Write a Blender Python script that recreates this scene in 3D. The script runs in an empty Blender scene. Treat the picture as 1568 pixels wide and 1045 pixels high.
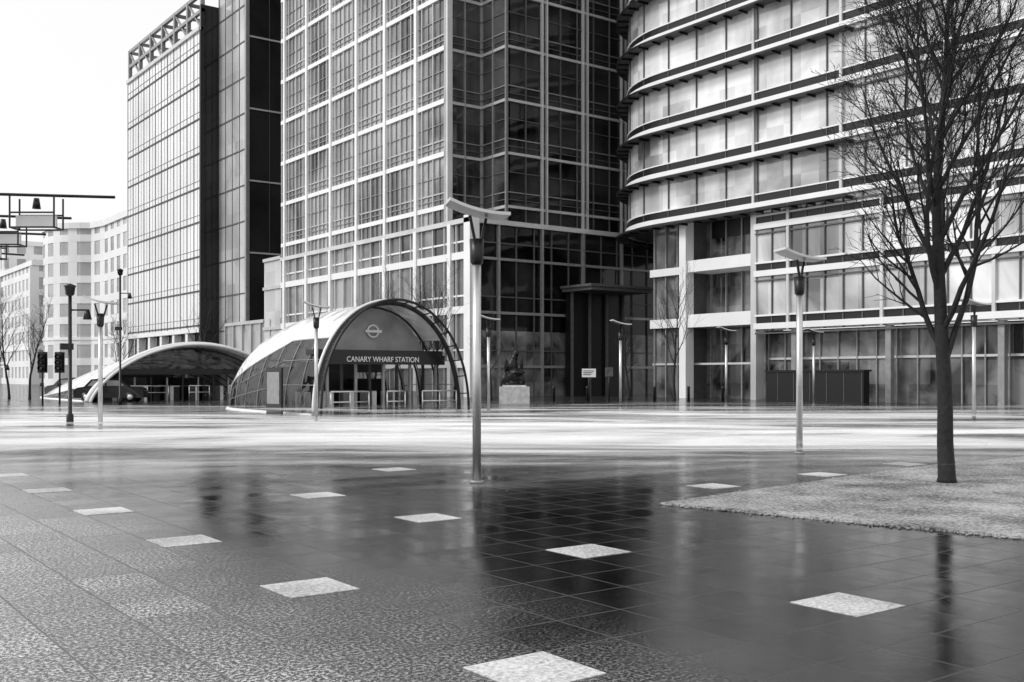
import bpy, bmesh, math, random
from mathutils import Vector, Matrix
TH=math.radians(36.5); C=math.cos(TH); S=math.sin(TH)
def W(r,d): return (r*C+d*S, -r*S+d*C)
scene=bpy.context.scene

# ---------------------------------------------------------------- materials
def newmat(name):
    m=bpy.data.materials.new(name); m.use_nodes=True
    nt=m.node_tree; b=nt.nodes['Principled BSDF']
    return m,nt,b
def N(nt,t,**kw):
    n=nt.nodes.new(t)
    for k,v in kw.items(): setattr(n,k,v)
    return n
def L(nt,a,b): nt.links.new(a,b)
def g(v,a=1): return (v,v,v,a)
def simple(name,col,rough=.5,metal=0,ior=1.5,var=.15,scale=3,bump=0):
    m,nt,b=newmat(name)
    tc=N(nt,'ShaderNodeTexCoord'); no=N(nt,'ShaderNodeTexNoise'); no.inputs['Scale'].default_value=scale; no.inputs['Detail'].default_value=6
    L(nt,tc.outputs['Object'],no.inputs['Vector'])
    mr=N(nt,'ShaderNodeMapRange'); mr.inputs['From Min'].default_value=.3; mr.inputs['From Max'].default_value=.7
    mr.inputs['To Min'].default_value=col*(1-var); mr.inputs['To Max'].default_value=min(1,col*(1+var))
    L(nt,no.outputs['Fac'],mr.inputs['Value']); L(nt,mr.outputs[0],b.inputs['Base Color'])
    b.inputs['Roughness'].default_value=rough; b.inputs['Metallic'].default_value=metal; b.inputs['IOR'].default_value=ior
    if bump:
        bp=N(nt,'ShaderNodeBump'); bp.inputs['Strength'].default_value=bump; bp.inputs['Distance'].default_value=.02
        L(nt,no.outputs['Fac'],bp.inputs['Height']); L(nt,bp.outputs[0],b.inputs['Normal'])
    return m
def glass(name,lo,hi,snap=(1.5,1.5,4.48),off=(0,0,0),rough=.06,ior=1.9,smoke=.5,wav=.15,big=.09):
    """office glazing: per-pane tone (blinds, interior, reflection) and soft smoky reflections put into base colour, slightly wavy reflection"""
    m,nt,b=newmat(name)
    tc=N(nt,'ShaderNodeTexCoord')
    ad=N(nt,'ShaderNodeVectorMath',operation='ADD'); ad.inputs[1].default_value=off
    sn=N(nt,'ShaderNodeVectorMath',operation='SNAP'); sn.inputs[1].default_value=snap
    L(nt,tc.outputs['Object'],ad.inputs[0]); L(nt,ad.outputs[0],sn.inputs[0])
    wn=N(nt,'ShaderNodeTexWhiteNoise'); L(nt,sn.outputs[0],wn.inputs['Vector'])
    no=N(nt,'ShaderNodeTexNoise'); no.inputs['Scale'].default_value=big; no.inputs['Detail'].default_value=5; no.inputs['Distortion'].default_value=1.2  # low-frequency noise for reflected patches, painted into base colour
    L(nt,tc.outputs['Object'],no.inputs['Vector'])
    mr=N(nt,'ShaderNodeMapRange'); mr.inputs['From Min'].default_value=.38; mr.inputs['From Max'].default_value=.62
    L(nt,no.outputs['Fac'],mr.inputs['Value'])
    mx=N(nt,'ShaderNodeMix'); mx.data_type='FLOAT'; mx.inputs[0].default_value=smoke
    L(nt,wn.outputs['Value'],mx.inputs[2]); L(nt,mr.outputs[0],mx.inputs[3])
    m2=N(nt,'ShaderNodeMapRange'); m2.inputs['To Min'].default_value=lo; m2.inputs['To Max'].default_value=hi
    L(nt,mx.outputs[0],m2.inputs['Value']); L(nt,m2.outputs[0],b.inputs['Base Color'])
    n2=N(nt,'ShaderNodeTexNoise'); n2.inputs['Scale'].default_value=.35; n2.inputs['Detail'].default_value=2
    L(nt,tc.outputs['Object'],n2.inputs['Vector'])
    bp=N(nt,'ShaderNodeBump'); bp.inputs['Strength'].default_value=wav; bp.inputs['Distance'].default_value=.25
    L(nt,n2.outputs['Fac'],bp.inputs['Height']); L(nt,bp.outputs[0],b.inputs['Normal'])
    b.inputs['Roughness'].default_value=rough; b.inputs['IOR'].default_value=ior
    return m

M={}
M['white']=simple('white_cladding',.82,.35,0,var=.06,scale=.4)
M['light']=simple('light_metal',.6,.35,.2,var=.12,scale=.5)
M['tw']=simple('tower_mullion_metal',.5,.35,.2,var=.12,scale=.5)
M['grey']=simple('grey_metal',.3,.4,.3)
M['mid']=simple('mid_grey_panel',.1,.5)
M['ceil']=simple('canopy_lining',.32,.4,var=.3,scale=.8)
M['dark']=simple('dark_metal',.012,.35,.2)
M['black']=simple('black_paint',.004,.4)
M['stone']=simple('pale_stone',.5,.7,var=.15,scale=.3)
M['bark']=simple('wet_bark',.01,.75,var=.6,scale=14,bump=.9)
M['steel']=simple('brushed_steel',.6,.3,.8,var=.1)
M['bronze']=simple('bronze',.02,.35,.6,bump=.5,scale=8)
M['concrete']=simple('concrete_plinth',.55,.7,var=.2,scale=4)
M['g_tw']=glass('tower_glass_west',.01,.45,(1.83,1.83,4.48),(.3,.35,2.1),ior=1.8,smoke=.72,wav=.25)  # west faces: sky reflection lightened into the base colour
M['g_ts']=glass('tower_glass_south',.001,.035,(1.9,1.9,4.48),(.3,.35,2.1),ior=1.35,smoke=.65)  # south faces: colour darkened in place of dark surroundings reflected there
M['g_notch']=glass('tower_glass_corner',.005,.1,(1.9,1.9,4.48),(.3,.35,2.1),ior=1.5,smoke=.7,big=.15)  # corner copy: its grey reflection is put into the colour
M['g_l']=glass('light_glass',.62,.88,(2.64,2.64,4.48),ior=2.0,smoke=.6,big=.04,wav=.05)  # bright sky reflection of the west face painted into base colour
M['g_l2']=glass('west_glass_sky_tone_b',.3,.6,(2.6,2.6,4.48),ior=1.8,wav=.05)  # greyer west-face copy, sky reflection likewise in the colour
M['g_ld']=glass('south_glass_painted_dark',.004,.03,(3,3,9),ior=1.33,smoke=.9,big=.05)  # south-face copy: dark reflections put into base colour
M['g_r']=glass('right_glass',.04,.98,(1.5,1.5,3.7),(.2,.1,2.7),ior=2.0,smoke=.72,big=.07)  # bright reflections painted as pale panes and blotches
M['g_rl']=glass('lobby_glass',.0,.3,(1.5,1.5,1.5),(.2,.1,.3),ior=1.5,smoke=.62,big=.3)  # paler random panes: lobby lighting put into base colour
M['g_far']=glass('far_window_hazed',.28,.5,(2,2,3.6),ior=1.5)  # window tone raised: distance haze mixed into the colour
M['farstone']=simple('far_stone_hazed',.78,.8,var=.08,scale=.1)  # stone lightened so its colour carries the distance haze

def tglass(name,col,base,tmin,tmax,rough=.05,bump=0,ior=1.5):
    m,nt,b=newmat(name)
    out=nt.nodes['Material Output']
    tr=N(nt,'ShaderNodeBsdfTransparent'); tr.inputs[0].default_value=g(col)
    mx=N(nt,'ShaderNodeMixShader'); lw=N(nt,'ShaderNodeLayerWeight'); lw.inputs[0].default_value=.4
    b.inputs['Base Color'].default_value=g(base); b.inputs['Roughness'].default_value=rough; b.inputs['IOR'].default_value=ior
    ma=N(nt,'ShaderNodeMapRange'); ma.inputs['To Min'].default_value=tmin; ma.inputs['To Max'].default_value=tmax
    L(nt,lw.outputs['Facing'],ma.inputs['Value']); L(nt,ma.outputs[0],mx.inputs[0]); L(nt,tr.outputs[0],mx.inputs[1]); L(nt,b.outputs[0],mx.inputs[2]); L(nt,mx.outputs[0],out.inputs['Surface'])
    if bump:
        tc=N(nt,'ShaderNodeTexCoord'); no=N(nt,'ShaderNodeTexNoise'); no.inputs['Scale'].default_value=.5; no.inputs['Distortion'].default_value=1.5
        L(nt,tc.outputs['Object'],no.inputs['Vector']); bp=N(nt,'ShaderNodeBump'); bp.inputs['Strength'].default_value=bump; bp.inputs['Distance'].default_value=.3
        L(nt,no.outputs['Fac'],bp.inputs['Height']); L(nt,bp.outputs[0],b.inputs['Normal'])
    return m
M['cglass']=tglass('canopy_glass',.75,.01,.25,.6,rough=.02,bump=.6,ior=2.4)
M['cglass_arch']=tglass('arch_glass',.85,.1,.05,.4)
M['shell']=tglass('canopy_milky_glass',.9,.9,.75,1.0,.1,bump=.8,ior=2.0)

# paving
def paving():
    m,nt,b=newmat('wet_granite_paving')
    tc=N(nt,'ShaderNodeTexCoord')
    mp=N(nt,'ShaderNodeMapping'); mp.inputs['Location'].default_value=(-3.45,-4.55,0); L(nt,tc.outputs['Object'],mp.inputs[0])
    br=N(nt,'ShaderNodeTexBrick',offset=0.0,squash=1.0)
    br.inputs['Scale'].default_value=1; br.inputs['Brick Width'].default_value=.6; br.inputs['Row Height'].default_value=.6
    br.inputs['Mortar Size'].default_value=.007; br.inputs['Mortar Smooth'].default_value=.1
    br.inputs['Color1'].default_value=g(.001); br.inputs['Color2'].default_value=g(.006); br.inputs['Mortar'].default_value=g(.06)
    L(nt,mp.outputs[0],br.inputs['Vector'])
    sp=N(nt,'ShaderNodeSeparateXYZ'); L(nt,tc.outputs['Object'],sp.inputs[0])
    n0=N(nt,'ShaderNodeTexNoise'); n0.inputs['Scale'].default_value=.5; n0.inputs['Detail'].default_value=6; L(nt,tc.outputs['Object'],n0.inputs['Vector'])
    a0=N(nt,'ShaderNodeMath',operation='MULTIPLY_ADD'); a0.inputs[1].default_value=3.0; L(nt,n0.outputs['Fac'],a0.inputs[0]); L(nt,sp.outputs[0],a0.inputs[2])
    mask=N(nt,'ShaderNodeMapRange',interpolation_type='SMOOTHSTEP'); mask.inputs['From Min'].default_value=6.8; mask.inputs['From Max'].default_value=3.0
    L(nt,a0.outputs[0],mask.inputs['Value'])
    fine=N(nt,'ShaderNodeTexNoise'); fine.inputs['Scale'].default_value=36; fine.inputs['Detail'].default_value=6; fine.inputs['Roughness'].default_value=.8; L(nt,tc.outputs['Object'],fine.inputs['Vector'])
    med=N(nt,'ShaderNodeTexNoise'); med.inputs['Scale'].default_value=1.3; med.inputs['Detail'].default_value=9; med.inputs['Roughness'].default_value=.68; L(nt,tc.outputs['Object'],med.inputs['Vector'])
    sn=N(nt,'ShaderNodeVectorMath',operation='SNAP'); sn.inputs[1].default_value=(.6,.6,50); L(nt,mp.outputs[0],sn.inputs[0])
    wn=N(nt,'ShaderNodeTexWhiteNoise'); L(nt,sn.outputs[0],wn.inputs['Vector'])
    sr=N(nt,'ShaderNodeVectorMath',operation='SNAP'); sr.inputs[1].default_value=(5000,.6,50); L(nt,mp.outputs[0],sr.inputs[0])
    wr=N(nt,'ShaderNodeTexWhiteNoise'); L(nt,sr.outputs[0],wr.inputs['Vector'])
    far=N(nt,'ShaderNodeMapRange'); far.inputs['From Min'].default_value=10; far.inputs['From Max'].default_value=14; L(nt,sp.outputs[1],far.inputs['Value'])
    wrm=N(nt,'ShaderNodeMath',operation='MULTIPLY'); L(nt,wr.outputs['Value'],wrm.inputs[0]); L(nt,far.outputs[0],wrm.inputs[1])
    r1=N(nt,'ShaderNodeMapRange'); r1.inputs['From Min'].default_value=.4; r1.inputs['From Max'].default_value=.68; r1.inputs['To Min'].default_value=.04; r1.inputs['To Max'].default_value=.2
    L(nt,med.outputs['Fac'],r1.inputs['Value'])
    r1b=N(nt,'ShaderNodeMath',operation='MULTIPLY_ADD'); r1b.inputs[1].default_value=.06; L(nt,wn.outputs['Value'],r1b.inputs[0]); L(nt,r1.outputs[0],r1b.inputs[2])
    r1c=N(nt,'ShaderNodeMath',operation='MULTIPLY_ADD'); r1c.inputs[1].default_value=.07; L(nt,wrm.outputs[0],r1c.inputs[0]); L(nt,r1b.outputs[0],r1c.inputs[2])
    r2=N(nt,'ShaderNodeMath',operation='MULTIPLY_ADD'); r2.inputs[1].default_value=.06; L(nt,mask.outputs[0],r2.inputs[0]); L(nt,r1c.outputs[0],r2.inputs[2])
    r3=N(nt,'ShaderNodeMath',operation='MULTIPLY_ADD'); r3.inputs[1].default_value=.5; L(nt,br.outputs['Fac'],r3.inputs[0]); L(nt,r2.outputs[0],r3.inputs[2])
    L(nt,r3.outputs[0],b.inputs['Roughness'])
    sk=N(nt,'ShaderNodeMapRange'); sk.inputs['From Min'].default_value=.48; sk.inputs['From Max'].default_value=.57; sk.inputs['To Max'].default_value=.95
    L(nt,fine.outputs['Fac'],sk.inputs['Value'])
    s2=N(nt,'ShaderNodeMath',operation='MULTIPLY'); L(nt,sk.outputs[0],s2.inputs[0])
    mk=N(nt,'ShaderNodeMath',operation='MULTIPLY_ADD'); mk.inputs[1].default_value=.9; mk.inputs[2].default_value=.005; L(nt,mask.outputs[0],mk.inputs[0]); L(nt,mk.outputs[0],s2.inputs[1])  # pale specks where mask is high: sky glints put into base colour
    inv=N(nt,'ShaderNodeMath',operation='SUBTRACT'); inv.inputs[0].default_value=1; L(nt,br.outputs['Fac'],inv.inputs[1])
    s3=N(nt,'ShaderNodeMath',operation='MULTIPLY'); L(nt,s2.outputs[0],s3.inputs[0]); L(nt,inv.outputs[0],s3.inputs[1])
    tv=N(nt,'ShaderNodeMapRange'); tv.inputs['To Min'].default_value=.65; tv.inputs['To Max'].default_value=1.1; L(nt,wn.outputs['Value'],tv.inputs['Value'])
    s3b=N(nt,'ShaderNodeMath',operation='MULTIPLY'); L(nt,s3.outputs[0],s3b.inputs[0]); L(nt,tv.outputs[0],s3b.inputs[1])
    s4=N(nt,'ShaderNodeMath',operation='MULTIPLY_ADD'); s4.inputs[1].default_value=.03; L(nt,wrm.outputs[0],s4.inputs[0]); L(nt,s3b.outputs[0],s4.inputs[2])
    mixc=N(nt,'ShaderNodeMix'); mixc.data_type='RGBA'; mixc.blend_type='ADD'; mixc.inputs[0].default_value=1
    L(nt,br.outputs['Color'],mixc.inputs[6]); L(nt,s4.outputs[0],mixc.inputs[7])
    L(nt,mixc.outputs[2],b.inputs['Base Color'])
    h1=N(nt,'ShaderNodeMath',operation='MULTIPLY'); L(nt,fine.outputs['Fac'],h1.inputs[0])
    hk=N(nt,'ShaderNodeMath',operation='MULTIPLY_ADD'); hk.inputs[1].default_value=1.3; hk.inputs[2].default_value=.06; L(nt,mask.outputs[0],hk.inputs[0]); L(nt,hk.outputs[0],h1.inputs[1])
    h2=N(nt,'ShaderNodeMath',operation='MULTIPLY_ADD'); h2.inputs[1].default_value=-.7; L(nt,br.outputs['Fac'],h2.inputs[0]); L(nt,h1.outputs[0],h2.inputs[2])
    bp=N(nt,'ShaderNodeBump'); bp.inputs['Strength'].default_value=.7; bp.inputs['Distance'].default_value=.007
    L(nt,h2.outputs[0],bp.inputs['Height'])
    b2=N(nt,'ShaderNodeBump'); b2.inputs['Strength'].default_value=.25; b2.inputs['Distance'].default_value=.012
    L(nt,med.outputs['Fac'],b2.inputs['Height']); L(nt,bp.outputs[0],b2.inputs['Normal'])
    sb=N(nt,'ShaderNodeVectorMath',operation='SUBTRACT'); sb.inputs[1].default_value=(.5,.5,.5); L(nt,wn.outputs['Color'],sb.inputs[0])
    sc=N(nt,'ShaderNodeVectorMath',operation='SCALE'); sc.inputs['Scale'].default_value=.018; L(nt,sb.outputs[0],sc.inputs[0])
    ad=N(nt,'ShaderNodeVectorMath',operation='ADD'); L(nt,b2.outputs[0],ad.inputs[0]); L(nt,sc.outputs[0],ad.inputs[1])
    nm=N(nt,'ShaderNodeVectorMath',operation='NORMALIZE'); L(nt,ad.outputs[0],nm.inputs[0]); L(nt,nm.outputs[0],b.inputs['Normal'])
    io=N(nt,'ShaderNodeMath',operation='MULTIPLY_ADD'); io.inputs[1].default_value=.65; io.inputs[2].default_value=1.46; L(nt,mask.outputs[0],io.inputs[0]); L(nt,io.outputs[0],b.inputs['IOR'])
    return m
M['paving']=paving()
def speck(name,lo,hi,scale,rough,bump):
    m,nt,b=newmat(name); tc=N(nt,'ShaderNodeTexCoord')
    no=N(nt,'ShaderNodeTexNoise'); no.inputs['Scale'].default_value=scale; no.inputs['Detail'].default_value=6; no.inputs['Roughness'].default_value=.75
    L(nt,tc.outputs['Object'],no.inputs['Vector'])
    n1=N(nt,'ShaderNodeTexNoise'); n1.inputs['Scale'].default_value=.9; n1.inputs['Detail'].default_value=5; L(nt,tc.outputs['Object'],n1.inputs['Vector'])
    a=N(nt,'ShaderNodeMath',operation='MULTIPLY_ADD'); a.inputs[1].default_value=.5; L(nt,n1.outputs['Fac'],a.inputs[0]); L(nt,no.outputs['Fac'],a.inputs[2])
    mr=N(nt,'ShaderNodeMapRange'); mr.inputs['From Min'].default_value=.62; mr.inputs['From Max'].default_value=.9; mr.inputs['To Min'].default_value=lo; mr.inputs['To Max'].default_value=hi
    L(nt,a.outputs[0],mr.inputs['Value']); L(nt,mr.outputs[0],b.inputs['Base Color'])
    bp=N(nt,'ShaderNodeBump'); bp.inputs['Strength'].default_value=bump; bp.inputs['Distance'].default_value=.02
    L(nt,no.outputs['Fac'],bp.inputs['Height']); L(nt,bp.outputs[0],b.inputs['Normal']); b.inputs['Roughness'].default_value=rough
    return m
M['gravel']=speck('pale_gravel',.04,.5,22,.85,.8)
M['slab']=speck('pale_granite_slab',.22,.78,30,.4,.15)

# ---------------------------------------------------------------- mesh builder
class MB:
    def __init__(s): s.v=[]; s.f=[]; s.m=[]; s.mats=[]; s.sm=[]
    def mi(s,k):
        if k not in s.mats: s.mats.append(k)
        return s.mats.index(k)
    def add(s,vs,fs,k,smooth=False):
        o=len(s.v); s.v+= [tuple(v) for v in vs]; i=s.mi(k)
        for f in fs: s.f.append([a+o for a in f]); s.m.append(i); s.sm.append(smooth)
    def box(s,a,b,k):
        x0,y0,z0=a; x1,y1,z1=b
        s.add(((x0,y0,z0),(x1,y0,z0),(x1,y1,z0),(x0,y1,z0),(x0,y0,z1),(x1,y0,z1),(x1,y1,z1),(x0,y1,z1)),[(0,3,2,1),(4,5,6,7),(0,1,5,4),(1,2,6,5),(2,3,7,6),(3,0,4,7)],k)
    def obox(s,c,ax,ay,az,k):
        c=Vector(c);vs=[c+Vector(ax)*i+Vector(ay)*j+Vector(az)*l for l in(-1,1) for i,j in((-1,-1),(1,-1),(1,1),(-1,1))]
        s.add(vs,[(0,3,2,1),(4,5,6,7),(0,1,5,4),(1,2,6,5),(2,3,7,6),(3,0,4,7)],k)
    def beam(s,p,q,w,k,h=None):
        p=Vector(p);q=Vector(q);d=(q-p); l=d.length; d.normalize()
        u=Vector((0,0,1)) if abs(d.z)<.95 else Vector((1,0,0))
        a=d.cross(u).normalized(); c=a.cross(d)
        s.obox((p+q)/2,d*l/2,a*w/2,c*(h or w)/2,k)
    def tube(s,pts,rad,k,n=8,cap=True):
        pts=[Vector(p) for p in pts]
        if not hasattr(rad,'__len__'): rad=[rad]*len(pts)
        vs=[];fs=[]; a=None
        for i,p in enumerate(pts):
            d=(pts[min(i+1,len(pts)-1)]-pts[max(i-1,0)]).normalized()
            if a is None:
                u=Vector((0,0,1)) if abs(d.z)<.9 else Vector((1,0,0)); a=d.cross(u).normalized()
            else: a=(a-d*a.dot(d)).normalized()
            c=d.cross(a)
            for j in range(n):
                t=2*math.pi*j/n; vs.append(p+(a*math.cos(t)+c*math.sin(t))*rad[i])
        for i in range(len(pts)-1):
            for j in range(n):
                fs.append((i*n+j,i*n+(j+1)%n,(i+1)*n+(j+1)%n,(i+1)*n+j))
        if cap: fs.append(tuple(range(n-1,-1,-1))); fs.append(tuple((len(pts)-1)*n+j for j in range(n)))
        s.add(vs,fs,k,True)
    def ell(s,c,r,k,n=14,mm=10,rot=None):
        vs=[];fs=[];c=Vector(c)
        for i in range(mm+1):
            ph=math.pi*i/mm
            for j in range(n):
                t=2*math.pi*j/n; p=Vector((r[0]*math.sin(ph)*math.cos(t),r[1]*math.sin(ph)*math.sin(t),r[2]*math.cos(ph)))
                if rot: p=rot@p
                vs.append(c+p)
        for i in range(mm):
            for j in range(n): fs.append((i*n+j,(i+1)*n+j,(i+1)*n+(j+1)%n,i*n+(j+1)%n))
        s.add(vs,fs,k,True)
    def norms(s,path):
        ns=[]
        for i in range(len(path)):
            acc=[]
            if i>0: d=Vector(path[i])-Vector(path[i-1]); acc.append(Vector((d.y,-d.x)).normalized())
            if i<len(path)-1: d=Vector(path[i+1])-Vector(path[i]); acc.append(Vector((d.y,-d.x)).normalized())
            if len(acc)==2:
                m=(acc[0]+acc[1]); m=m.normalized() if m.length>1e-6 else acc[0]; m=m/max(.3,m.dot(acc[0]))
            else: m=acc[0]
            ns.append(m)
        return ns
    def extr(s,path,o0,o1,z0,z1,k):
        path=[Vector(p) for p in path]; ns=s.norms(path); vs=[];fs=[]
        for p,n in zip(path,ns):
            a=p+n*o0;b=p+n*o1
            vs+=[(a.x,a.y,z0),(b.x,b.y,z0),(b.x,b.y,z1),(a.x,a.y,z1)]
        for i in range(len(path)-1):
            o=i*4;q=o+4
            fs+=[(o+1,q+1,q+2,o+2),(o+2,q+2,q+3,o+3),(o,q,q+1,o+1)]
        fs+=[(0,1,2,3),((len(path)-1)*4+3,(len(path)-1)*4+2,(len(path)-1)*4+1,(len(path)-1)*4)]
        s.add(vs,fs,k)
    def along(s,path,step,start=0):
        path=[Vector(p) for p in path]; res=[]; acc=start
        tot=0
        for i in range(len(path)-1):
            d=path[i+1]-path[i]; l=d.length; d.normalize(); n=Vector((d.y,-d.x))
            while acc<=tot+l+1e-6:
                res.append((path[i]+d*(acc-tot),d,n)); acc+=step
            tot+=l
        return res
    def mull(s,path,step,w,o1,z0,z1,k,start=0,o0=0):
        for p,d,n in s.along(path,step,start):
            c=p+n*(o0+o1)/2
            s.obox((c.x,c.y,(z0+z1)/2),(d.x*w/2,d.y*w/2,0),(n.x*(o1-o0)/2,n.y*(o1-o0)/2,0),(0,0,(z1-z0)/2),k)
    def finish(s,name,parent=None):
        me=bpy.data.meshes.new(name); me.from_pydata(s.v,[],s.f)
        for k in s.mats: me.materials.append(M[k])
        me.polygons.foreach_set('material_index',s.m); me.polygons.foreach_set('use_smooth',s.sm); me.update()
        bm=bmesh.new(); bm.from_mesh(me); bmesh.ops.recalc_face_normals(bm,faces=bm.faces); bm.to_mesh(me); bm.free()
        o=bpy.data.objects.new(name,me); scene.collection.objects.link(o)
        if parent: o.parent=parent
        return o
def empty(name):
    e=bpy.data.objects.new(name,None); scene.collection.objects.link(e); return e

# ---------------------------------------------------------------- ground
b_=MB(); b_.add([(-900,-900,0),(1500,-900,0),(1500,1500,0),(-900,1500,0)],[(0,1,2,3)],'paving'); b_.finish('ground')
sl=MB()
pads=[(3.75,1.85),(3.75,4.85),(3.75,7.85),(3.75,10.85),(3.75,13.85),(3.75,16.85),(3.75,19.85),(6.75,1.85),(6.75,4.85),(6.75,7.85),(6.75,10.85),(6.75,13.85),(9.75,16.85),(12.3,11.3),(15.3,11.5),(18.4,11.9),(9.75,1.85)]
for x,y in pads:
    sl.box((x-.3,y-.3,-.02),(x+.3,y+.3,.005),'slab')
sl.finish('pale_paving_slabs')
gb=MB()
pts=[W(2.0,14.05),W(7.9,19.9),W(11.1,22.3),W(17,26),W(30,20),W(16,2),W(9.2,7.6),W(5.45,11.05)]
n=len(pts); gb.add([(x,y,.03) for x,y in pts]+[(x,y,-.02) for x,y in pts],[tuple(range(n))]+[(i,(i+1)%n,(i+1)%n+n,i+n) for i in range(n)],'gravel')
rng=random.Random(2)
for i in range(900):
    k=rng.random(); s_=rng.random()
    A=Vector(pts[0]); B=Vector(pts[7]); Cc=Vector(pts[1])
    if i<350: p=A.lerp(B,k)+Vector((rng.gauss(0,.06),rng.gauss(0,.06)))
    elif i<600: p=A.lerp(Cc,k)+Vector((rng.gauss(0,.06),rng.gauss(0,.06)))
    else: p=A+(B-A)*k+(Cc-A)*s_
    r=.006+.011*rng.random(); z=.03 if i>=600 else .01
    gb.ell((p.x,p.y,z),(r*1.3,r,r*.8),'gravel',5,4)
gb.finish('gravel_bed')

# ---------------------------------------------------------------- central tower
e=empty('glass_office_tower')
FZ=2.4; ST=4.48
up=[(48.1,107.4),(48.1,74.4),(51.8,74.4),(51.8,70.7),(74,70.7),(74,90)]
b_=MB(); 
b_.extr(up[:2],-.3,0,14.5,76,'g_tw'); 
b_.extr(up[1:3],-.3,0,14.5,76,'g_notch'); b_.extr(up[2:4],-.3,0,14.5,76,'g_notch'); b_.extr(up[3:],-.3,0,14.5,76,'g_ts')
lo=[(48.1,107.4),(48.1,70.7),(74,70.7)]
b_.extr(lo[:2],-.3,0,0,14.5,'g_tw'); b_.extr(lo[1:],-.3,0,5.5,14.5,'g_ts'); b_.extr(lo[1:],-.3,0,0,5.5,'g_rl')
b_.box((48.2,70.8,14.4),(74,107,14.6),'light'); b_.box((48.2,74.5,76),(74,107,76.3),'light')
b_.box((48.2,107.0,0),(74,107.4,76),'mid')
b_.finish('glazing',e)
b_=MB()
k=0
while True:
    z=FZ+k*ST
    if z>75: break
    if z>14:
        b_.extr(up[:2],0.0,.22,z,z+.4,'white'); b_.extr(up[:2],0,.12,z+1.35,z+1.46,'tw'); b_.extr(up[:2],0,.1,z+.85,z+.93,'grey'); b_.extr(up[:2],0,.1,z+2.8,z+2.86,'grey')
        b_.extr(up[1:4],0.0,.16,z,z+.24,'tw'); b_.extr(up[3:],0.0,.16,z,z+.22,'tw'); b_.extr(up[1:],0,.1,z+1.3,z+1.38,'grey'); b_.extr(up[1:],0,.08,z+3.0,z+3.06,'mid'); b_.extr(up[1:],0,.08,z+.7,z+.76,'mid')
    else:
        b_.extr(lo[:2],0.0,.28,z,z+.6,'white'); b_.extr(lo[:2],0,.12,z+1.4,z+1.55,'white')
        b_.extr(lo[1:],0.0,.2,z,z+.22,'grey'); b_.extr(lo[1:],0,.1,z+1.4,z+1.5,'mid')
    k+=1
b_.extr(lo,0,.35,14.3,14.7,'light')
b_.finish('floor_bands',e)
b_=MB()
b_.mull([(48.1,106.9),(48.1,74.4)],5.5,.4,.34,14.6,76,'white',start=-.0+ .5)
b_.mull([(48.1,107.4),(48.1,74.4)],1.833,.11,.16,14.6,76,'tw')
b_.mull([(48.1,107.4),(48.1,74.4)],.9165,.05,.1,14.6,76,'grey')
b_.mull([(48.1,107.4),(48.1,71)],5.5,.5,.4,0,14.4,'white',start=1)
b_.mull([(48.1,107.4),(48.1,71)],1.833,.1,.2,0,14.4,'light')
b_.box((47.75,70.3,0),(48.7,71.2,14.9),'white')
b_.mull(up[1:3],1.85,.1,.2,14.6,76,'grey'); b_.mull(up[2:4],1.85,.1,.2,14.6,76,'grey')
b_.mull([(51.8,70.7),(74,70.7)],1.9,.07,.15,14.6,76,'mid')
b_.mull([(51.8,70.7),(74,70.7)],4.6,.13,.3,14.6,76,'light',start=3.6)
b_.mull([(51.8,70.7),(74,70.7)],4.6,.13,.3,14.6,76,'light',start=4.1)
b_.mull([(48.9,70.7),(74,70.7)],1.9,.07,.15,0,14.4,'mid')
b_.mull([(48.1,70.7),(74,70.7)],4.6,.2,.3,0,14.4,'grey',start=2.7)
b_.box((48.0,74.0,14.7),(48.5,74.42,76),'light'); 
b_.finish('mullions',e)
b_=MB(); b_.box((57.5,66.5,9.0),(64.5,70.4,9.3),'mid'); b_.box((57.3,66.3,9.3),(64.7,70.4,9.5),'mid')
b_.box((57.8,69.8,0),(64,70.3,9),'black')
for x in (58,60,62,64): b_.box((x-.07,69.5,0),(x+.07,69.75,9),'mid')
b_.finish('entrance_canopy',e)

b_=MB(); b_.extr([(48.1,124),(48.1,112.3)],-.3,0,0,8.2,'g_tw'); b_.extr([(48.0,112.2),(48.0,107.45)],-.3,0,0,15,'g_l2')
b_.box((48.2,107.5,0),(60,124,8.1),'mid')
for z in (2.4,7.8): b_.extr([(48.1,124),(48.1,112.3)],0,.2,z,z+.35,'tw')
for z in (2.4,6.88,11.4,14.6): b_.extr([(48.0,112.2),(48.0,107.45)],0,.2,z,z+.35,'tw')
b_.mull([(48.1,124),(48.1,107.5)],2.7,.12,.2,0,8.1,'tw')
b_.finish('low_office_wing')

# ---------------------------------------------------------------- left block
e=empty('glass_office_block')
b_=MB()
w1=[(48.2,164.6),(48.2,133)]
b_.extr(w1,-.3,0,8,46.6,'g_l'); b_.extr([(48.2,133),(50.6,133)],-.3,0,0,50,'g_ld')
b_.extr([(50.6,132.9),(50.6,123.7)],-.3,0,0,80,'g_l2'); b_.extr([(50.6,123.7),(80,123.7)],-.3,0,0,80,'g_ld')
b_.box((48.6,133.3,8),(80,164.5,46.4),'mid'); b_.box((51.2,124.1,0),(80,164,8),'mid')
b_.extr([(49.2,164.6),(49.2,133.1)],-.2,0,0,8,'g_rl')
b_.finish('glazing',e)
b_=MB()
k=0
while 8.2+k*ST<46:
    z=8.2+k*ST
    b_.extr(w1,0,.1,z,z+.2,'dark'); b_.extr(w1,0,.06,z+1.0,z+1.06,'grey'); k+=1
b_.mull(w1,2.64,.16,.05,8,46.6,'dark'); b_.mull(w1,1.32,.06,.03,8,46.6,'grey')
b_.extr(w1,-.3,.3,46.6,47.1,'light'); b_.extr(w1,-.5,.25,7.4,8.0,'white')
b_.mull(w1,5.28,.9,.1,0,7.4,'white',o0=-.8)
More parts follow.
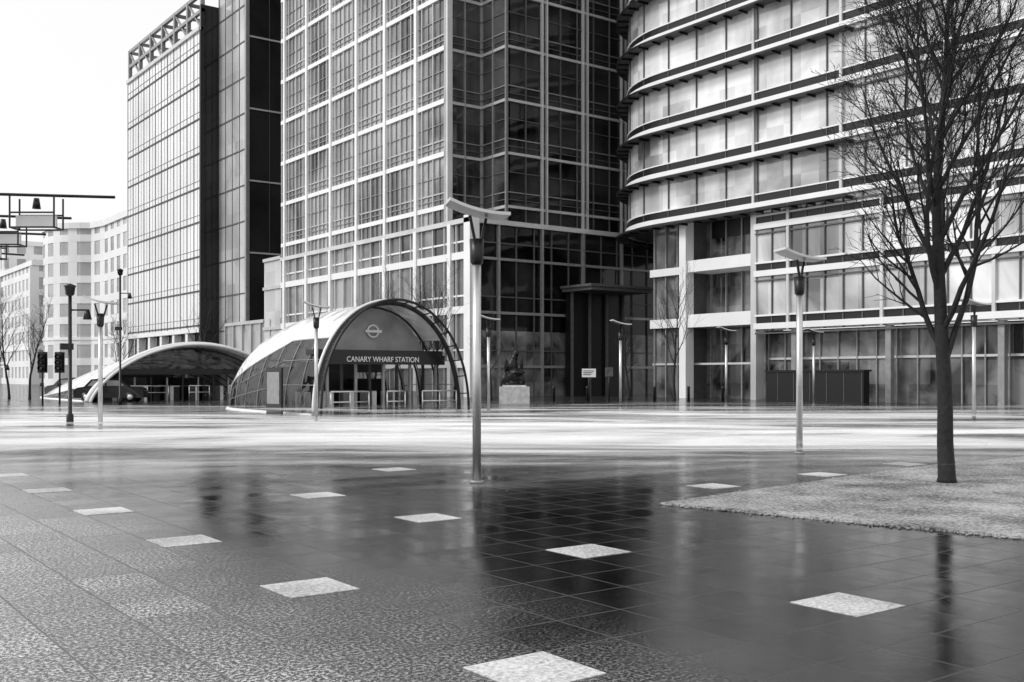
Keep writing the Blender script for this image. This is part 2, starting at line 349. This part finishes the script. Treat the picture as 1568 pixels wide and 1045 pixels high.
for k in range(18):
    z=3+k*ST
    b_.extr([(50.6,132.9),(50.6,123.7)],0,.08,z,z+.16,'mid')
for z in [8+8.96*k for k in range(8)]: b_.extr([(50.6,123.7),(80,123.7)],0,.12,z,z+.2,'light')
b_.mull([(50.6,132.9),(50.6,123.7)],2.3,.12,.06,0,80,'mid')
b_.mull([(50.6,123.7),(80,123.7)],3,.06,.06,0,80,'mid',start=3)
b_.box((50.45,123.5,0),(50.9,123.95,80),'grey'); b_.box((48.05,132.8,0),(48.5,133.2,46.6),'dark')
b_.finish('frames',e)
b_=MB()
ys=[133.3+i*5.2 for i in range(7)]
for i,y in enumerate(ys):
    b_.beam((48.5,y,46.6),(48.5,y,51.8),.5,'grey'); b_.beam((56,y,46.6),(56,y,51.8),.5,'grey'); b_.beam((48.5,y,51.5),(56,y,51.5),.4,'grey')
    if i: b_.beam((48.5,ys[i-1],46.8),(48.5,y,51.5),.25,'grey')
for zz in (51.6,49.3): b_.beam((48.5,133,zz),(48.5,164.6,zz),.45,'grey')
b_.beam((56,133,51.6),(56,164.6,51.6),.4,'grey'); b_.box((57,134,46.5),(75,160,51),'grey')
b_.finish('roof_truss',e)

# ---------------------------------------------------------------- far stone buildings
def stone_building(name,path,h,gf,st=3.6,bay=3.6):
    b_=MB(); b_.extr(path,-.4,-.1,0,h,'g_far')
    z=0
    while z<h-1.2:
        b_.extr(path,-.35,.0,z,z+1.25,'farstone'); z+=st
    b_.extr(path,-.35,.3,h-1.0,h,'farstone')
    b_.mull(path,bay,1.7,-.02,0,h-1,'farstone',o0=-.3)
    b_.extr(path,-.1,.12,gf,gf+.5,'white')
    b_.add([(p[0],p[1],h-.1) for p in path],[tuple(range(len(path)))],'farstone')
    return b_.finish(name)
drum=[(55-11*math.cos(math.radians(t)),200+11*math.sin(math.radians(t))) for t in range(90,-61,-10)]
stone_building('curved_stone_building',[(80,211)]+drum+[(50.5,186),(50.5,166)]+[(80,166)],28.5,8)
stone_building('stone_office_building',[(80,330),(49,330),(49,262)]+[(80,262)],33,7)
stone_building('low_stone_building',[(80,258),(47.5,258),(47.5,226),(80,226)],25,7)

# ---------------------------------------------------------------- right curved building
e=empty('curved_office_building')
cur=[(68+8.7*math.cos(math.radians(a)),60.3+9*math.sin(math.radians(a))) for a in range(90,181,6)]
rp=[(80,69.3)]+cur+[(59.3,6)]
b_=MB(); b_.extr(rp,-.3,0,13.9,70,'g_r')
b_.add([(x,y,13.95) for x,y in rp]+[(80,6,13.95)],[tuple(range(len(rp)+1))],'mid')
b_.add([(x,y,70) for x,y in rp]+[(80,6,70)],[tuple(range(len(rp)+1))],'light')
lowp=[(59.45,50.5),(59.45,6)]
b_.extr(lowp,-.3,0,5,13.9,'g_r'); b_.extr([(60.6,50.6),(60.6,6)],-.3,0,0,5,'g_rl')
b_.extr([(62.2,58),(62.2,50.5)],-.3,0,0,13.9,'g_rl')
b_.extr([(70,62.3),(60.6,62.3),(60.6,58)],-.3,0,0,13.9,'g_rl'); b_.box((60.7,57.9,0),(62.3,58.1,13.9),'mid')
b_.finish('glazing',e)
b_=MB()
shade=[p for p in rp if p[1]>43]+[(59.3,42)]
flat=[(59.3,42),(59.3,6)]
k=0
while 13.9+3.7*k<69:
    z=13.9+3.7*k
    b_.extr(rp,0,.25,z,z+.36,'white'); b_.extr(rp,0,.14,z+.92,z+1.01,'white'); b_.extr(rp,0,.06,z+.36,z+.92,'dark')
    b_.extr(shade,0.02,1.0,z-.32,z-.27,'mid'); b_.extr(shade,.95,1.05,z-.40,z-.24,'dark')
    b_.mull(shade,1.5,.08,.95,z-.5,z-.33,'dark',start=.5)
    b_.extr(flat,0.02,.2,z-.5,z-.38,'mid')
    k+=1
b_.mull(rp,3.0,.07,.12,14,70,'mid'); b_.mull([(59.3,60),(59.3,6)],7.5,.2,.24,14,70,'light',start=9.5)
b_.finish('bands_and_sunshades',e)
b_=MB()
b_.extr([(60.6,62.3),(60.6,58)],0,.4,5.6,6.3,'white'); b_.extr([(60.6,62.3),(60.6,58)],0,.4,9.8,10.4,'white')
b_.box((59.3,57.4,0),(60.2,58.1,13.9),'white'); b_.box((59.3,50.4,0),(60.2,50.9,13.9),'light')
for z0,z1 in ((5.5,6.5),(9.8,10.7)): b_.box((59.5,50.9,z0),(62.2,57.4,z1),'white')
b_.extr([(62.2,57.3),(62.2,50.9)],0,.1,12.6,13.9,'black')
b_.mull([(62.2,57.3),(62.2,50.9)],1.6,.12,.2,0,13.9,'grey'); b_.mull([(60.6,62),(60.6,58)],1.3,.1,.2,0,13.9,'grey')
for z in (5.1,8.9,12.3):
    b_.extr(lowp,0,.3,z,z+.42,'white'); b_.extr(lowp,0,.2,z+.92,z+1.05,'white'); b_.extr(lowp,0,.06,z+.42,z+.92,'dark'); b_.extr(lowp,0,.15,z-.35,z-.25,'mid')
b_.mull(lowp,1.5,.08,.12,5,13.9,'mid'); b_.mull(lowp,7.5,.22,.25,5,13.9,'light',start=3)
b_.mull([(60.6,50.2),(60.6,6)],7.5,.4,1.1,0,5.1,'grey',start=3,o0=.7); b_.mull([(60.6,50.2),(60.6,6)],1.5,.08,.15,0,5,'grey')
b_.extr([(60.6,50.2),(60.6,6)],0,.12,2.9,3.05,'light'); b_.extr([(60.6,62.3),(60.6,50.9)],.0,.12,2.6,2.75,'light')
b_.finish('lower_floors',e)

# ---------------------------------------------------------------- station canopies
def canopy(name,x0,x1,yf,h,ln,full,wp,hp,he,lo0=.23,lo1=.07,sz=.92):
    e=empty(name); cx=(x0+x1)/2; a=(x1-x0)/2
    def P(t,ph,off=0):
        w=a*max(0,1-t**wp)**.5; hh=h*max(0,1-t**hp)**he
        return Vector((cx+(w+off)*math.cos(ph)*1.0,yf+ln*t,(hh+off)*math.sin(ph)**sz if math.sin(ph)>1e-6 else 0))
    nt_=44
    tt=[1-(1-i/nt_)**1.6 for i in range(nt_+1)]
    def lim(t): return math.pi*(lo0 if t<.3 else lo0-(lo0-lo1)*((t-.3)/.7)**.8)
    na,nb2=10,28
    def ring(t):
        l=lim(t); return [l*k/na for k in range(na)]+[l+(math.pi-2*l)*k/nb2 for k in range(nb2)]+[math.pi-l+l*k/na for k in range(na+1)]
    np_=2*na+nb2
    b_=MB(); vs=[P(tt[i],ph) for i in range(nt_+1) for ph in ring(tt[i])]
    fg=[];fs=[]
    for i in range(nt_):
        for j in range(np_):
            f=(i*(np_+1)+j,i*(np_+1)+j+1,(i+1)*(np_+1)+j+1,(i+1)*(np_+1)+j)
            (fg if (j<na or j>=np_-na) and i<nt_-1 else fs).append(f)
    b_.add(vs,fg,'cglass',True); b_.add(vs,fs,'shell',True); b_.finish('shell',e)
    b_=MB(); nr=int(ln/1.5)
    for i in range(1,nr):
        t=i/nr; l=lim(t)
        b_.tube([P(t,math.pi*j/24,-.1) for j in range(25)],.05,'dark',6)
        for sg in (0,1):
            b_.tube([P(t,(l*j/8 if not sg else math.pi-l*j/8),.015) for j in range(9)],.022,'grey',5)
    for ph in (.33,.66):
        for sgn in (0,1):
            b_.tube([P(i/20*.97,lim(i/20*.97)*ph if not sgn else math.pi-lim(i/20*.97)*ph,.01) for i in range(21)],.02,'grey',5)
    for sgn in (0,1):
        b_.tube([P(i/30*.99,lim(i/30*.99) if not sgn else math.pi-lim(i/30*.99),.0) for i in range(31)],.05,'light',5)
        b_.tube([P(1-(1-i/30)**1.6,.0 if sgn else math.pi,.05) for i in range(31)],.12,'white',6)
    A1=[P(0,math.pi*j/40,.02) for j in range(41)]
    A2=[P(0,math.pi*j/40,.12)+Vector((0,-.7,0)) for j in range(41)]
    if full: b_.tube(A1,.11,'dark',8); b_.tube(A2,.06,'dark',8)
    else: b_.tube(A1,.1,'light',8); b_.tube(A2,.1,'white',8)
    A3=[P(0,math.pi*j/40,.14)+Vector((0,.02,0)) for j in range(41)]
    b_.tube(A3,.07 if full else .22,'white',6)
    for j in range(0,41,2): b_.beam(A1[j],A2[j],.05,'dark' if full else 'grey')
    vs=[];
    for p,q in zip(A1,A2): vs+=[p,q]
    b_.add(vs,[(2*j,2*j+2,2*j+3,2*j+1) for j in range(40)],'cglass_arch',True)
    b_.finish('ribs_and_front_arch',e)
    yw=yf+1.3
    b_=MB(); zb=h*.56; mg=.45 if full else 2.2
    arc=[P(0,math.pi*j/32,-.12) for j in range(33)]
    lun=[Vector((p.x,yw+.6,p.z)) for p in arc if p.z>=zb]
    b_.add([(p.x,p.y,p.z) for p in lun],[tuple(range(len(lun)))],'ceil' if full else 'cglass')
    b_.box((x0+mg,yw-.6,zb-.12),(x1-mg,yw+.7,zb+.1),'black')
    b_.box((x0+mg-.1,yw-.66,zb-(.55 if full else .3)),(x1-mg+.1,yw-.5,zb-.12),'black')
    nb=9
    for i in range(nb+1):
        x=x0+mg+(x1-x0-2*mg)*i/nb
        b_.box((x-.05,yw-.06,0),(x+.05,yw+.06,zb-.5),'grey' if i%2 else 'dark')
    for i in range(6):
        x=x0+mg+.4+(x1-x0-2*mg-.8)*i/5
        b_.box((x-.12,yw+1.2,0),(x+.12,yw+2.4,1.0),'steel')
    for x in (cx-1.4,cx,cx+1.4):
        b_.box((x-.25,yw+3,0),(x+.25,yf+ln*.8,.95),'dark'); b_.box((x-.27,yw+3,.95),(x+.27,yf+ln*.8,1.0),'steel')
    b_.box((cx-2.3,yw+3.4,1.9),(cx+2.3,yw+3.7,2.4),'black'); b_.box((cx-2.4,yf+ln*.55,0),(cx+2.4,yf+ln*.57,2.2),'dark')
    b_.box((cx-2.2,yf+4.5,0),(cx-2.05,yf+ln*.75,1.6),'black'); b_.box((cx+2.05,yf+4.5,0),(cx+2.2,yf+ln*.75,1.6),'black')
    b_.finish('portal',e)
    b_=MB()
    for i in range(8):
        x=x0+mg+(x1-x0-2*mg)*i/7
        b_.tube([(x,yf-.5,0),(x,yf-.5,1.05)],.035,'steel',6)
    for (i0,i1) in ((0,2),(3,4),(5,7)):
        X0=x0+mg+(x1-x0-2*mg)*i0/7; X1=x0+mg+(x1-x0-2*mg)*i1/7
        for z in (1.05,.6): b_.tube([(X0,yf-.5,z),(X1,yf-.5,z)],.035,'steel',6)
    b_.finish('barriers',e)
    if full:
        b_=MB(); rc=Vector((cx+.1,yw+.5,h*.76))
        b_.tube([rc+Vector((.28*math.cos(t),0,.28*math.sin(t))) for t in [2*math.pi*i/24 for i in range(25)]],.05,'white',6)
        b_.box((rc.x-.42,rc.y-.08,rc.z-.06),(rc.x+.42,rc.y-.02,rc.z+.06),'white'); b_.finish('roundel',e)
        tcv=bpy.data.curves.new('station_name','FONT'); tcv.body='CANARY WHARF STATION'; tcv.size=.34; tcv.extrude=.01; tcv.align_x='CENTER'; tcv.align_y='CENTER'
        to=bpy.data.objects.new('station_name',tcv); scene.collection.objects.link(to); to.parent=e
        to.location=(cx,yw-.68,zb-.33); to.rotation_euler=(math.pi/2,0,0); to.scale=(.9,1,1); to.data.materials.append(M['white'])
        b_=MB(); b_.box((x0-.9,yf+1.6,0),(x0-.8,yf+3.2,2.1),'dark'); b_.box((x0-.93,yf+1.75,.5),(x0-.9,yf+3.05,1.9),'grey'); b_.finish('notice_board',e)
    return e
canopy('station_entrance_canopy',19.9,27.2,41,5.0,14.5,True,5,2.9,.5)
canopy('station_exit_canopy',18.6,33.0,72,3.8,22,False,6,1.8,.9,.12,.02,1.45)

# ---------------------------------------------------------------- lamps
def lamp(r,d,h=4.4,rz=-TH+.2):
    x,y=W(r,d); e=empty('street_lamp'); e.location=(x,y,0); e.rotation_euler=(0,0,rz)
    b_=MB()
    b_.tube([(0,0,0),(0,0,.04)],.12,'grey',16); b_.tube([(0,0,0),(0,0,h*.8)],.07,'steel',16)
    b_.tube([(0,0,h*.8),(0,0,h*.8+.05),(0,0,h*.8+.42)],[.07,.105,.12],'black',16)
    b_.finish('pole',e)
    b_=MB(); t=math.radians(12); ct,st=math.cos(t),math.sin(t)
    hc=h-.1
    for s_ in (-1,1):
        b_.beam((.02,s_*.05,h*.8+.1),(.02+.16*s_,s_*.16,hc),.045,'dark')
    n=6; wu=.5; wv=.3; vs=[]
    for i in range(n+1):
        for j in range(n+1):
            u=-wu+2*wu*i/n; v=-wv+2*wv*j/n; zz=.12*(u*u)/wu; vs.append((u*ct+zz*st,v,hc+.05-u*st+zz*ct))
    fs=[(i*(n+1)+j,(i+1)*(n+1)+j,(i+1)*(n+1)+j+1,i*(n+1)+j+1) for i in range(n) for j in range(n)]
    vt=[(a,b,c+.05) for a,b,c in vs]
    b_.add(vt,fs,'light',True); b_.add(vs,fs,'grey',True)
    ring=[i*(n+1) for i in range(n)]+[n*(n+1)+j for j in range(n)]+[(n-i)*(n+1)+n for i in range(n)]+[n-j for j in range(n)]
    K=len(ring); b_.add([vs[i] for i in ring]+[vt[i] for i in ring],[(i,(i+1)%K,(i+1)%K+K,i+K) for i in range(K)],'light')
    b_.finish('reflector',e)
for r,d in ((-.57,16.9),(6.41,23.3),(12.3,60),(5.47,52.7),(-7.4,39.5),(-1.08,48),(17.9,62),(16.8,38)): lamp(r,d)
lamp(-13.0,33,4.1)
def lantern(r,d,h):
    x,y=W(r,d); e=empty('lantern_post'); e.location=(x,y,0)
    b_=MB(); b_.tube([(0,0,0),(0,0,.5),(0,0,.55),(0,0,h-.4)],[.11,.11,.065,.055],'dark',10)
    b_.tube([(0,0,h-.4),(0,0,h-.35),(0,0,h-.12),(0,0,h-.08),(0,0,h)],[.06,.13,.16,.2,.03],'dark',10)
    b_.tube([(0,0,h*.82),(.45,-.3,h*.82)],.03,'dark',6); b_.tube([(.45,-.3,h*.82+.02),(.45,-.3,h*.82-.3)],[.06,.14],'dark',8)
    b_.box((-.3,-.05,h*.55),(.1,.05,h*.55+.2),'dark'); b_.finish('post',e)
lantern(-13.96,33,4.65); lantern(-22.5,60,7.9); lantern(-30.5,62,2.9)

# ---------------------------------------------------------------- traffic lights, signs, bollards
def signal(r,d):
    x,y=W(r,d); e=empty('traffic_light'); e.location=(x,y,0); e.rotation_euler=(0,0,-TH)
    b_=MB(); b_.tube([(0,0,0),(0,0,3.2)],.06,'black',8); sx=0
    b_.box((sx-.2,-.22,2.0),(sx+.2,-.02,3.1),'black'); b_.box((sx-.3,-.02,1.92),(sx+.3,.01,3.18),'black')
    for z in (2.2,2.55,2.9): b_.tube([(sx,-.22,z),(sx,-.42,z)],[.13,.15],'dark',8,cap=False); b_.tube([(sx,-.22,z),(sx,-.24,z)],.11,'grey',8)
    b_.box((-.1,-.12,1.1),(.1,-.04,1.3),'dark'); b_.finish('signal_head',e)
signal(-28.3,63); signal(-27.4,63.3)
def signpost(r,d,h,w,hh,col):
    x,y=W(r,d); e=empty('information_sign'); e.location=(x,y,0); e.rotation_euler=(0,0,-TH)
    b_=MB(); b_.tube([(0,0,0),(0,0,h)],.05,'dark',8); b_.box((-w/2,-.08,h-hh),(w/2,-.05,h),col); b_.box((-w/2-.03,-.05,h-hh-.03),(w/2+.03,-.02,h+.03),'dark')
    for i in range(3): b_.box((-w/2+.08,-.09,h-hh*(.3+.22*i)),(w/2-.12-.1*i,-.08,h-hh*(.22+.22*i)),'dark')
    b_.finish('board',e)
signpost(5.0,68,2.2,.9,.55,'white'); signpost(6.5,70,2.3,.5,.6,'mid')
for i in range(9):
    x,y=W(-4+i*2.3,73-.2*i); e=empty('bollard'); e.location=(x,y,0)
    b_=MB(); b_.tube([(0,0,0),(0,0,.85),(0,0,.9),(0,0,1.0),(0,0,1.03)],[.1,.085,.1,.1,.04],'dark',10); b_.finish('post',e)
b_=MB(); p=Vector(W(19.6,68)).to_3d(); 
b_.box((p.x-.3,p.y-4,0),(p.x+.3,p.y+3.6,2.0),'black'); b_.box((p.x-.4,p.y-4.1,2.0),(p.x+.4,p.y+3.7,2.12),'dark')
for i in range(6): b_.box((p.x-.33,p.y-3.9+i*1.3,.1),(p.x-.3,p.y-3.9+i*1.3+.04,1.95),'mid')
b_.finish('dark_stone_wall')
x,y=W(.15,66); e=empty('bronze_sculpture'); e.location=(x,y,0); e.rotation_euler=(0,0,-TH)
b_=MB(); b_.box((-.95,-.8,0),(.95,.8,1.05),'concrete'); b_.box((-.75,-.6,1.05),(.75,.6,1.15),'concrete'); b_.finish('plinth',e)
b_=MB()
for c,r in (((0,0,1.75),(.42,.35,.6)),((-.1,0,2.35),(.34,.28,.5)),((.12,-.05,3.15),(.17,.19,.24)),((-.55,0,1.5),(.3,.28,.4)),((.5,-.1,1.45),(.18,.2,.4)),((.45,-.2,2.5),(.12,.14,.5)),((-.55,-.1,2.4),(.12,.13,.5)),((0,0,2.85),(.22,.2,.25)),((.3,-.3,1.95),(.4,.15,.13)),((0,0,1.2),(.7,.45,.12))):
    b_.ell(c,r,'bronze')
o=b_.finish('figure',e); md=o.modifiers.new('r','REMESH'); md.mode='VOXEL'; md.voxel_size=.06; md.use_smooth_shade=True
def car(r,d,rz,col='black'):
    x,y=W(r,d); e=empty('parked_car'); e.location=(x,y,0); e.rotation_euler=(0,0,rz)
    prof=[(-2.2,.3),(-2.25,.75),(-2.0,.95),(-1.6,1.02),(-1.15,1.5),(-.2,1.6),(.7,1.52),(1.25,1.05),(2.0,.92),(2.25,.7),(2.25,.3)]
    b_=MB(); n=len(prof); vs=[]
    for s_,k in ((-.8,1),(-.88,0),(.88,0),(.8,1)):
        for px,pz in prof: vs.append((px,(s_ if pz<1.0 else s_*.82),pz-(0.03 if k else 0)))
    fs=[(i+j*n,i+1+j*n,i+1+(j+1)*n,i+(j+1)*n) for j in range(3) for i in range(n-1)]+[tuple(range(n)),tuple(range(3*n,4*n))]
    b_.add(vs,fs,col)
    for s_ in (-1,1):
        b_.add([(-1.35,s_*.74,1.08),(-1.05,s_*.735,1.42),(-.25,s_*.735,1.44),(-.25,s_*.74,1.08)],[(0,1,2,3)],'grey')
        b_.add([(-.15,s_*.74,1.08),(-.15,s_*.735,1.44),(.6,s_*.735,1.42),(1.0,s_*.74,1.08)],[(0,1,2,3)],'grey')
        for wx in (-1.4,1.4):
            b_.tube([(wx,s_*.7,.33),(wx,s_*.92,.33)],.33,'dark',16); b_.tube([(wx,s_*.92,.33),(wx,s_*.93,.33)],.18,'light',12)
    b_.box((-2.27,-.7,.6),(-2.2,-.45,.75),'white'); b_.box((-2.27,.45,.6),(-2.2,.7,.75),'white')
    b_.finish('body',e)
car(-26.8,70,-TH+.1); car(-35,84,-TH+.2,'mid')

# overhead gantry: arms with hanging box frames and small lanterns
b_=MB()
def cam3(r,d,z): x,y=W(r,d); return Vector((x,y,z))
for (d,xr,z) in ((20,-7.6,5.15),(23,-9.7,5.2),(26,-11.6,5.25),(30,-14,5.2)):
    b_.tube([cam3(-17,d-.6,z+.15),cam3(xr,d,z)],.03,'dark',6)
    for q in (1.5,3.2):
        px=xr-q; hw=.42; hd=.2
        for dd in (d-hd,d+hd):
            for sx in (-hw,hw): b_.beam(cam3(px+sx,dd,z),cam3(px+sx,dd,z-.6),.03,'dark')
            for zz in (z-.6,z-.32): b_.beam(cam3(px-hw,dd,zz),cam3(px+hw,dd,zz),.03,'dark')
        for sx in (-hw,hw): b_.beam(cam3(px+sx,d-hd,z-.6),cam3(px+sx,d+hd,z-.6),.03,'dark')
        b_.obox(cam3(px,d,z-.46),Vector((C,-S,0))*(hw-.03),Vector((S,C,0))*.02,Vector((0,0,.11)),'light')
        b_.tube([cam3(px,d,z-.02),cam3(px,d,z-.22)],[.05,.08],'black',8)
b_.tube([cam3(-15.5,19,0),cam3(-15.5,19,5.4)],.09,'dark',10); b_.tube([cam3(-15.5,19,5.32),cam3(-16,31,5.32)],.07,'dark',8)
b_.finish('overhead_sign_gantry')

# ---------------------------------------------------------------- trees
def tree(name,base,h,seed,r0,first=.32,limbs=13,spread=.5,levels=3,dens=1.0,lens=.42):
    rng=random.Random(seed); b_=MB()
    def grow(p,d,r,ln,lev,seg):
        pts=[p.copy()];rad=[r];dd=d.copy(); dirs=[d.copy()]
        for i in range(seg):
            dd=(dd+Vector((rng.gauss(0,.1),rng.gauss(0,.1),rng.gauss(0,.05)))+Vector((0,0,.07 if lev<3 else .02))).normalized()
            p=p+dd*(ln/seg); pts.append(p.copy()); rad.append(max(.0035,r*(1-.8*(i+1)/seg))); dirs.append(dd.copy())
        b_.tube(pts,rad,'bark',{1:7,2:5}.get(lev,3),cap=False)
        return pts,rad,dirs
    def rec(p,d,r,ln,lev):
        pts,rad,dirs=grow(p,d,r,ln,lev,{1:9,2:6,3:5}.get(lev,4))
        if lev>=levels: return
        nch=int({1:11,2:7,3:5}.get(lev,4)*dens*(.7+.6*rng.random()))
        for c in range(nch):
            t=.18+.8*(c+rng.random())/nch; f=t*(len(pts)-1); i=min(int(f),len(pts)-2)
            q=pts[i].lerp(pts[i+1],f-i); dq=dirs[i+1]
            side=dq.cross(Vector((rng.gauss(0,1),rng.gauss(0,1),rng.gauss(0,1)))).normalized()
            nd=(dq*1.0+side*(.55+.4*rng.random())).normalized()
            rec(q,nd,max(.005,rad[i]*.55),ln*(.5-.18*t)*(.7+.6*rng.random()),lev+1)
    B=Vector((base[0],base[1],0))
    pts=[B+Vector((0,0,-.02))];rad=[r0*1.35]; dd=Vector((.0,0,1))
    pts.append(B+Vector((0,0,.12)));rad.append(r0*1.06)
    seg=16
    p=pts[-1].copy()
    for i in range(seg):
        dd=(dd+Vector((rng.gauss(0,.05),rng.gauss(0,.05),.03))).normalized(); p=p+dd*(h*.9/seg); pts.append(p.copy()); rad.append(max(.012,r0*(1-.93*((i+1)/seg)**1.1)))
    b_.tube(pts,rad,'bark',16)
    ga=rng.random()*6
    for k in range(limbs):
        t=first+(.95-first)*(k/limbs)**1.0; f=1+t*(seg); i=min(int(f),len(pts)-2); q=pts[i].lerp(pts[i+1],f-i)
        ga+=2.4+rng.gauss(0,.3); sp=spread*(1.15-.5*t)*(.75+.5*rng.random())
        d=Vector((math.cos(ga)*sp,math.sin(ga)*sp,1)).normalized()
        rec(q,d,rad[i]*.42+.007,h*lens*(1.15-.65*t)*(.7+.6*rng.random()),1)
    e=empty(name); b_.finish('trunk_and_branches',e)
tree('bare_tree',W(6.95,16.7),9.8,11,.13,first=.2,limbs=24,spread=.6,levels=4,dens=1.05,lens=.4)
for i,(r,d,h,sd) in enumerate([(-4.2,60,7.5,3),(-9.5,72,8.5,5),(-6,70,8,9),(11.5,74,9,4),(-1.5,76,6,12),(-36,78,7.5,15),(-38.5,80,8,16),(-30,80,6,17),(8.5,76,6.5,18),(-26,88,9,21)]):
    tree('bare_tree',W(r,d),h,sd,.1,first=.3,limbs=12,spread=.65,levels=3,dens=.8)

# ---------------------------------------------------------------- ground mist: wind-blown spray in thin drifting layers
def mist(name,seed,amax,thr):
    m=bpy.data.materials.new(name); m.use_nodes=True; nt=m.node_tree; nt.nodes.clear()
    out=N(nt,'ShaderNodeOutputMaterial'); df=N(nt,'ShaderNodeBsdfDiffuse'); df.inputs[0].default_value=g(.92)
    tr=N(nt,'ShaderNodeBsdfTransparent'); mx=N(nt,'ShaderNodeMixShader')
    tc=N(nt,'ShaderNodeTexCoord'); mp=N(nt,'ShaderNodeMapping'); mp.inputs['Scale'].default_value=(.06,.15,1); mp.inputs['Location'].default_value=(seed*3.1+1.3,seed*1.7,0); mp.inputs['Rotation'].default_value=(0,0,.45)
    L(nt,tc.outputs['Object'],mp.inputs[0]); no=N(nt,'ShaderNodeTexNoise'); no.inputs['Scale'].default_value=1; no.inputs['Detail'].default_value=8; no.inputs['Roughness'].default_value=.58; no.inputs['Distortion'].default_value=1.6
    L(nt,mp.outputs[0],no.inputs['Vector'])
    mr=N(nt,'ShaderNodeMapRange',interpolation_type='SMOOTHSTEP'); mr.inputs['From Min'].default_value=thr; mr.inputs['From Max'].default_value=thr+.25; L(nt,no.outputs['Fac'],mr.inputs['Value'])
    m2=N(nt,'ShaderNodeMapping'); m2.inputs['Scale'].default_value=(1/50,1/24,0); L(nt,tc.outputs['Object'],m2.inputs[0])
    ln=N(nt,'ShaderNodeVectorMath',operation='LENGTH'); L(nt,m2.outputs[0],ln.inputs[0])
    n2=N(nt,'ShaderNodeMath',operation='MULTIPLY_ADD'); n2.inputs[1].default_value=-.7; L(nt,no.outputs['Fac'],n2.inputs[0]); L(nt,ln.outputs['Value'],n2.inputs[2])
    rr=N(nt,'ShaderNodeMapRange',interpolation_type='SMOOTHSTEP'); rr.inputs['From Min'].default_value=.54; rr.inputs['From Max'].default_value=-.05; L(nt,n2.outputs[0],rr.inputs['Value'])
    a=N(nt,'ShaderNodeMath',operation='MULTIPLY'); L(nt,mr.outputs[0],a.inputs[0]); L(nt,rr.outputs[0],a.inputs[1])
    a2=N(nt,'ShaderNodeMath',operation='MULTIPLY'); a2.inputs[1].default_value=amax; L(nt,a.outputs[0],a2.inputs[0])
    L(nt,a2.outputs[0],mx.inputs[0]); L(nt,tr.outputs[0],mx.inputs[1]); L(nt,df.outputs[0],mx.inputs[2]); L(nt,mx.outputs[0],out.inputs['Surface'])
    return m
e=empty('ground_mist'); c=W(-5,37); e.location=(c[0],c[1],0); e.rotation_euler=(0,0,-TH)
for i,(z,am,th) in enumerate(((.04,.85,.38),(.16,.6,.41),(.34,.35,.42))):
    M['mist%d'%i]=mist('mist_%d'%i,i*.22,am,th)
    b_=MB(); b_.add([(-52,-22,z),(52,-22,z),(52,27,z),(-52,27,z)],[(0,1,2,3)],'mist%d'%i); b_.finish('mist_layer',e)

# ---------------------------------------------------------------- sky, sun, camera
w=bpy.data.worlds.new('World'); scene.world=w; w.use_nodes=True; nt=w.node_tree; nt.nodes.clear()
out=N(nt,'ShaderNodeOutputWorld'); bg=N(nt,'ShaderNodeBackground'); sky=N(nt,'ShaderNodeTexSky'); sky.sky_type='NISHITA'; sky.sun_disc=False
EL=math.radians(40); AZ=math.radians(-70); sky.sun_elevation=EL; sky.sun_rotation=AZ; sky.dust_density=5; sky.air_density=1
bw=N(nt,'ShaderNodeRGBToBW'); L(nt,sky.outputs[0],bw.inputs[0])
mx=N(nt,'ShaderNodeMix'); mx.data_type='FLOAT'; mx.inputs[0].default_value=.75; mx.inputs[3].default_value=8.0; L(nt,bw.outputs[0],mx.inputs[2])
L(nt,mx.outputs[0],bg.inputs[0]); bg.inputs[1].default_value=.15; L(nt,bg.outputs[0],out.inputs[0])
sd=bpy.data.lights.new('sun','SUN'); sd.energy=1.5; sd.angle=math.radians(15); sd.color=(1,1,1)
so=bpy.data.objects.new('sun',sd); scene.collection.objects.link(so)
dirv=Vector((math.sin(AZ)*math.cos(EL),math.cos(AZ)*math.cos(EL),math.sin(EL))); so.rotation_euler=dirv.to_track_quat('Z','Y').to_euler()
cd=bpy.data.cameras.new('camera'); co=bpy.data.objects.new('camera',cd); scene.collection.objects.link(co); scene.camera=co
co.location=(0,0,1.73); co.rotation_euler=(math.radians(90),0,-TH); cd.sensor_width=36; cd.lens=36*1600/1568; cd.shift_y=(576-522.5)/1568; cd.clip_end=3000; cd.clip_start=.1
scene.view_settings.view_transform='Standard'; scene.view_settings.look='None'; scene.view_settings.exposure=0
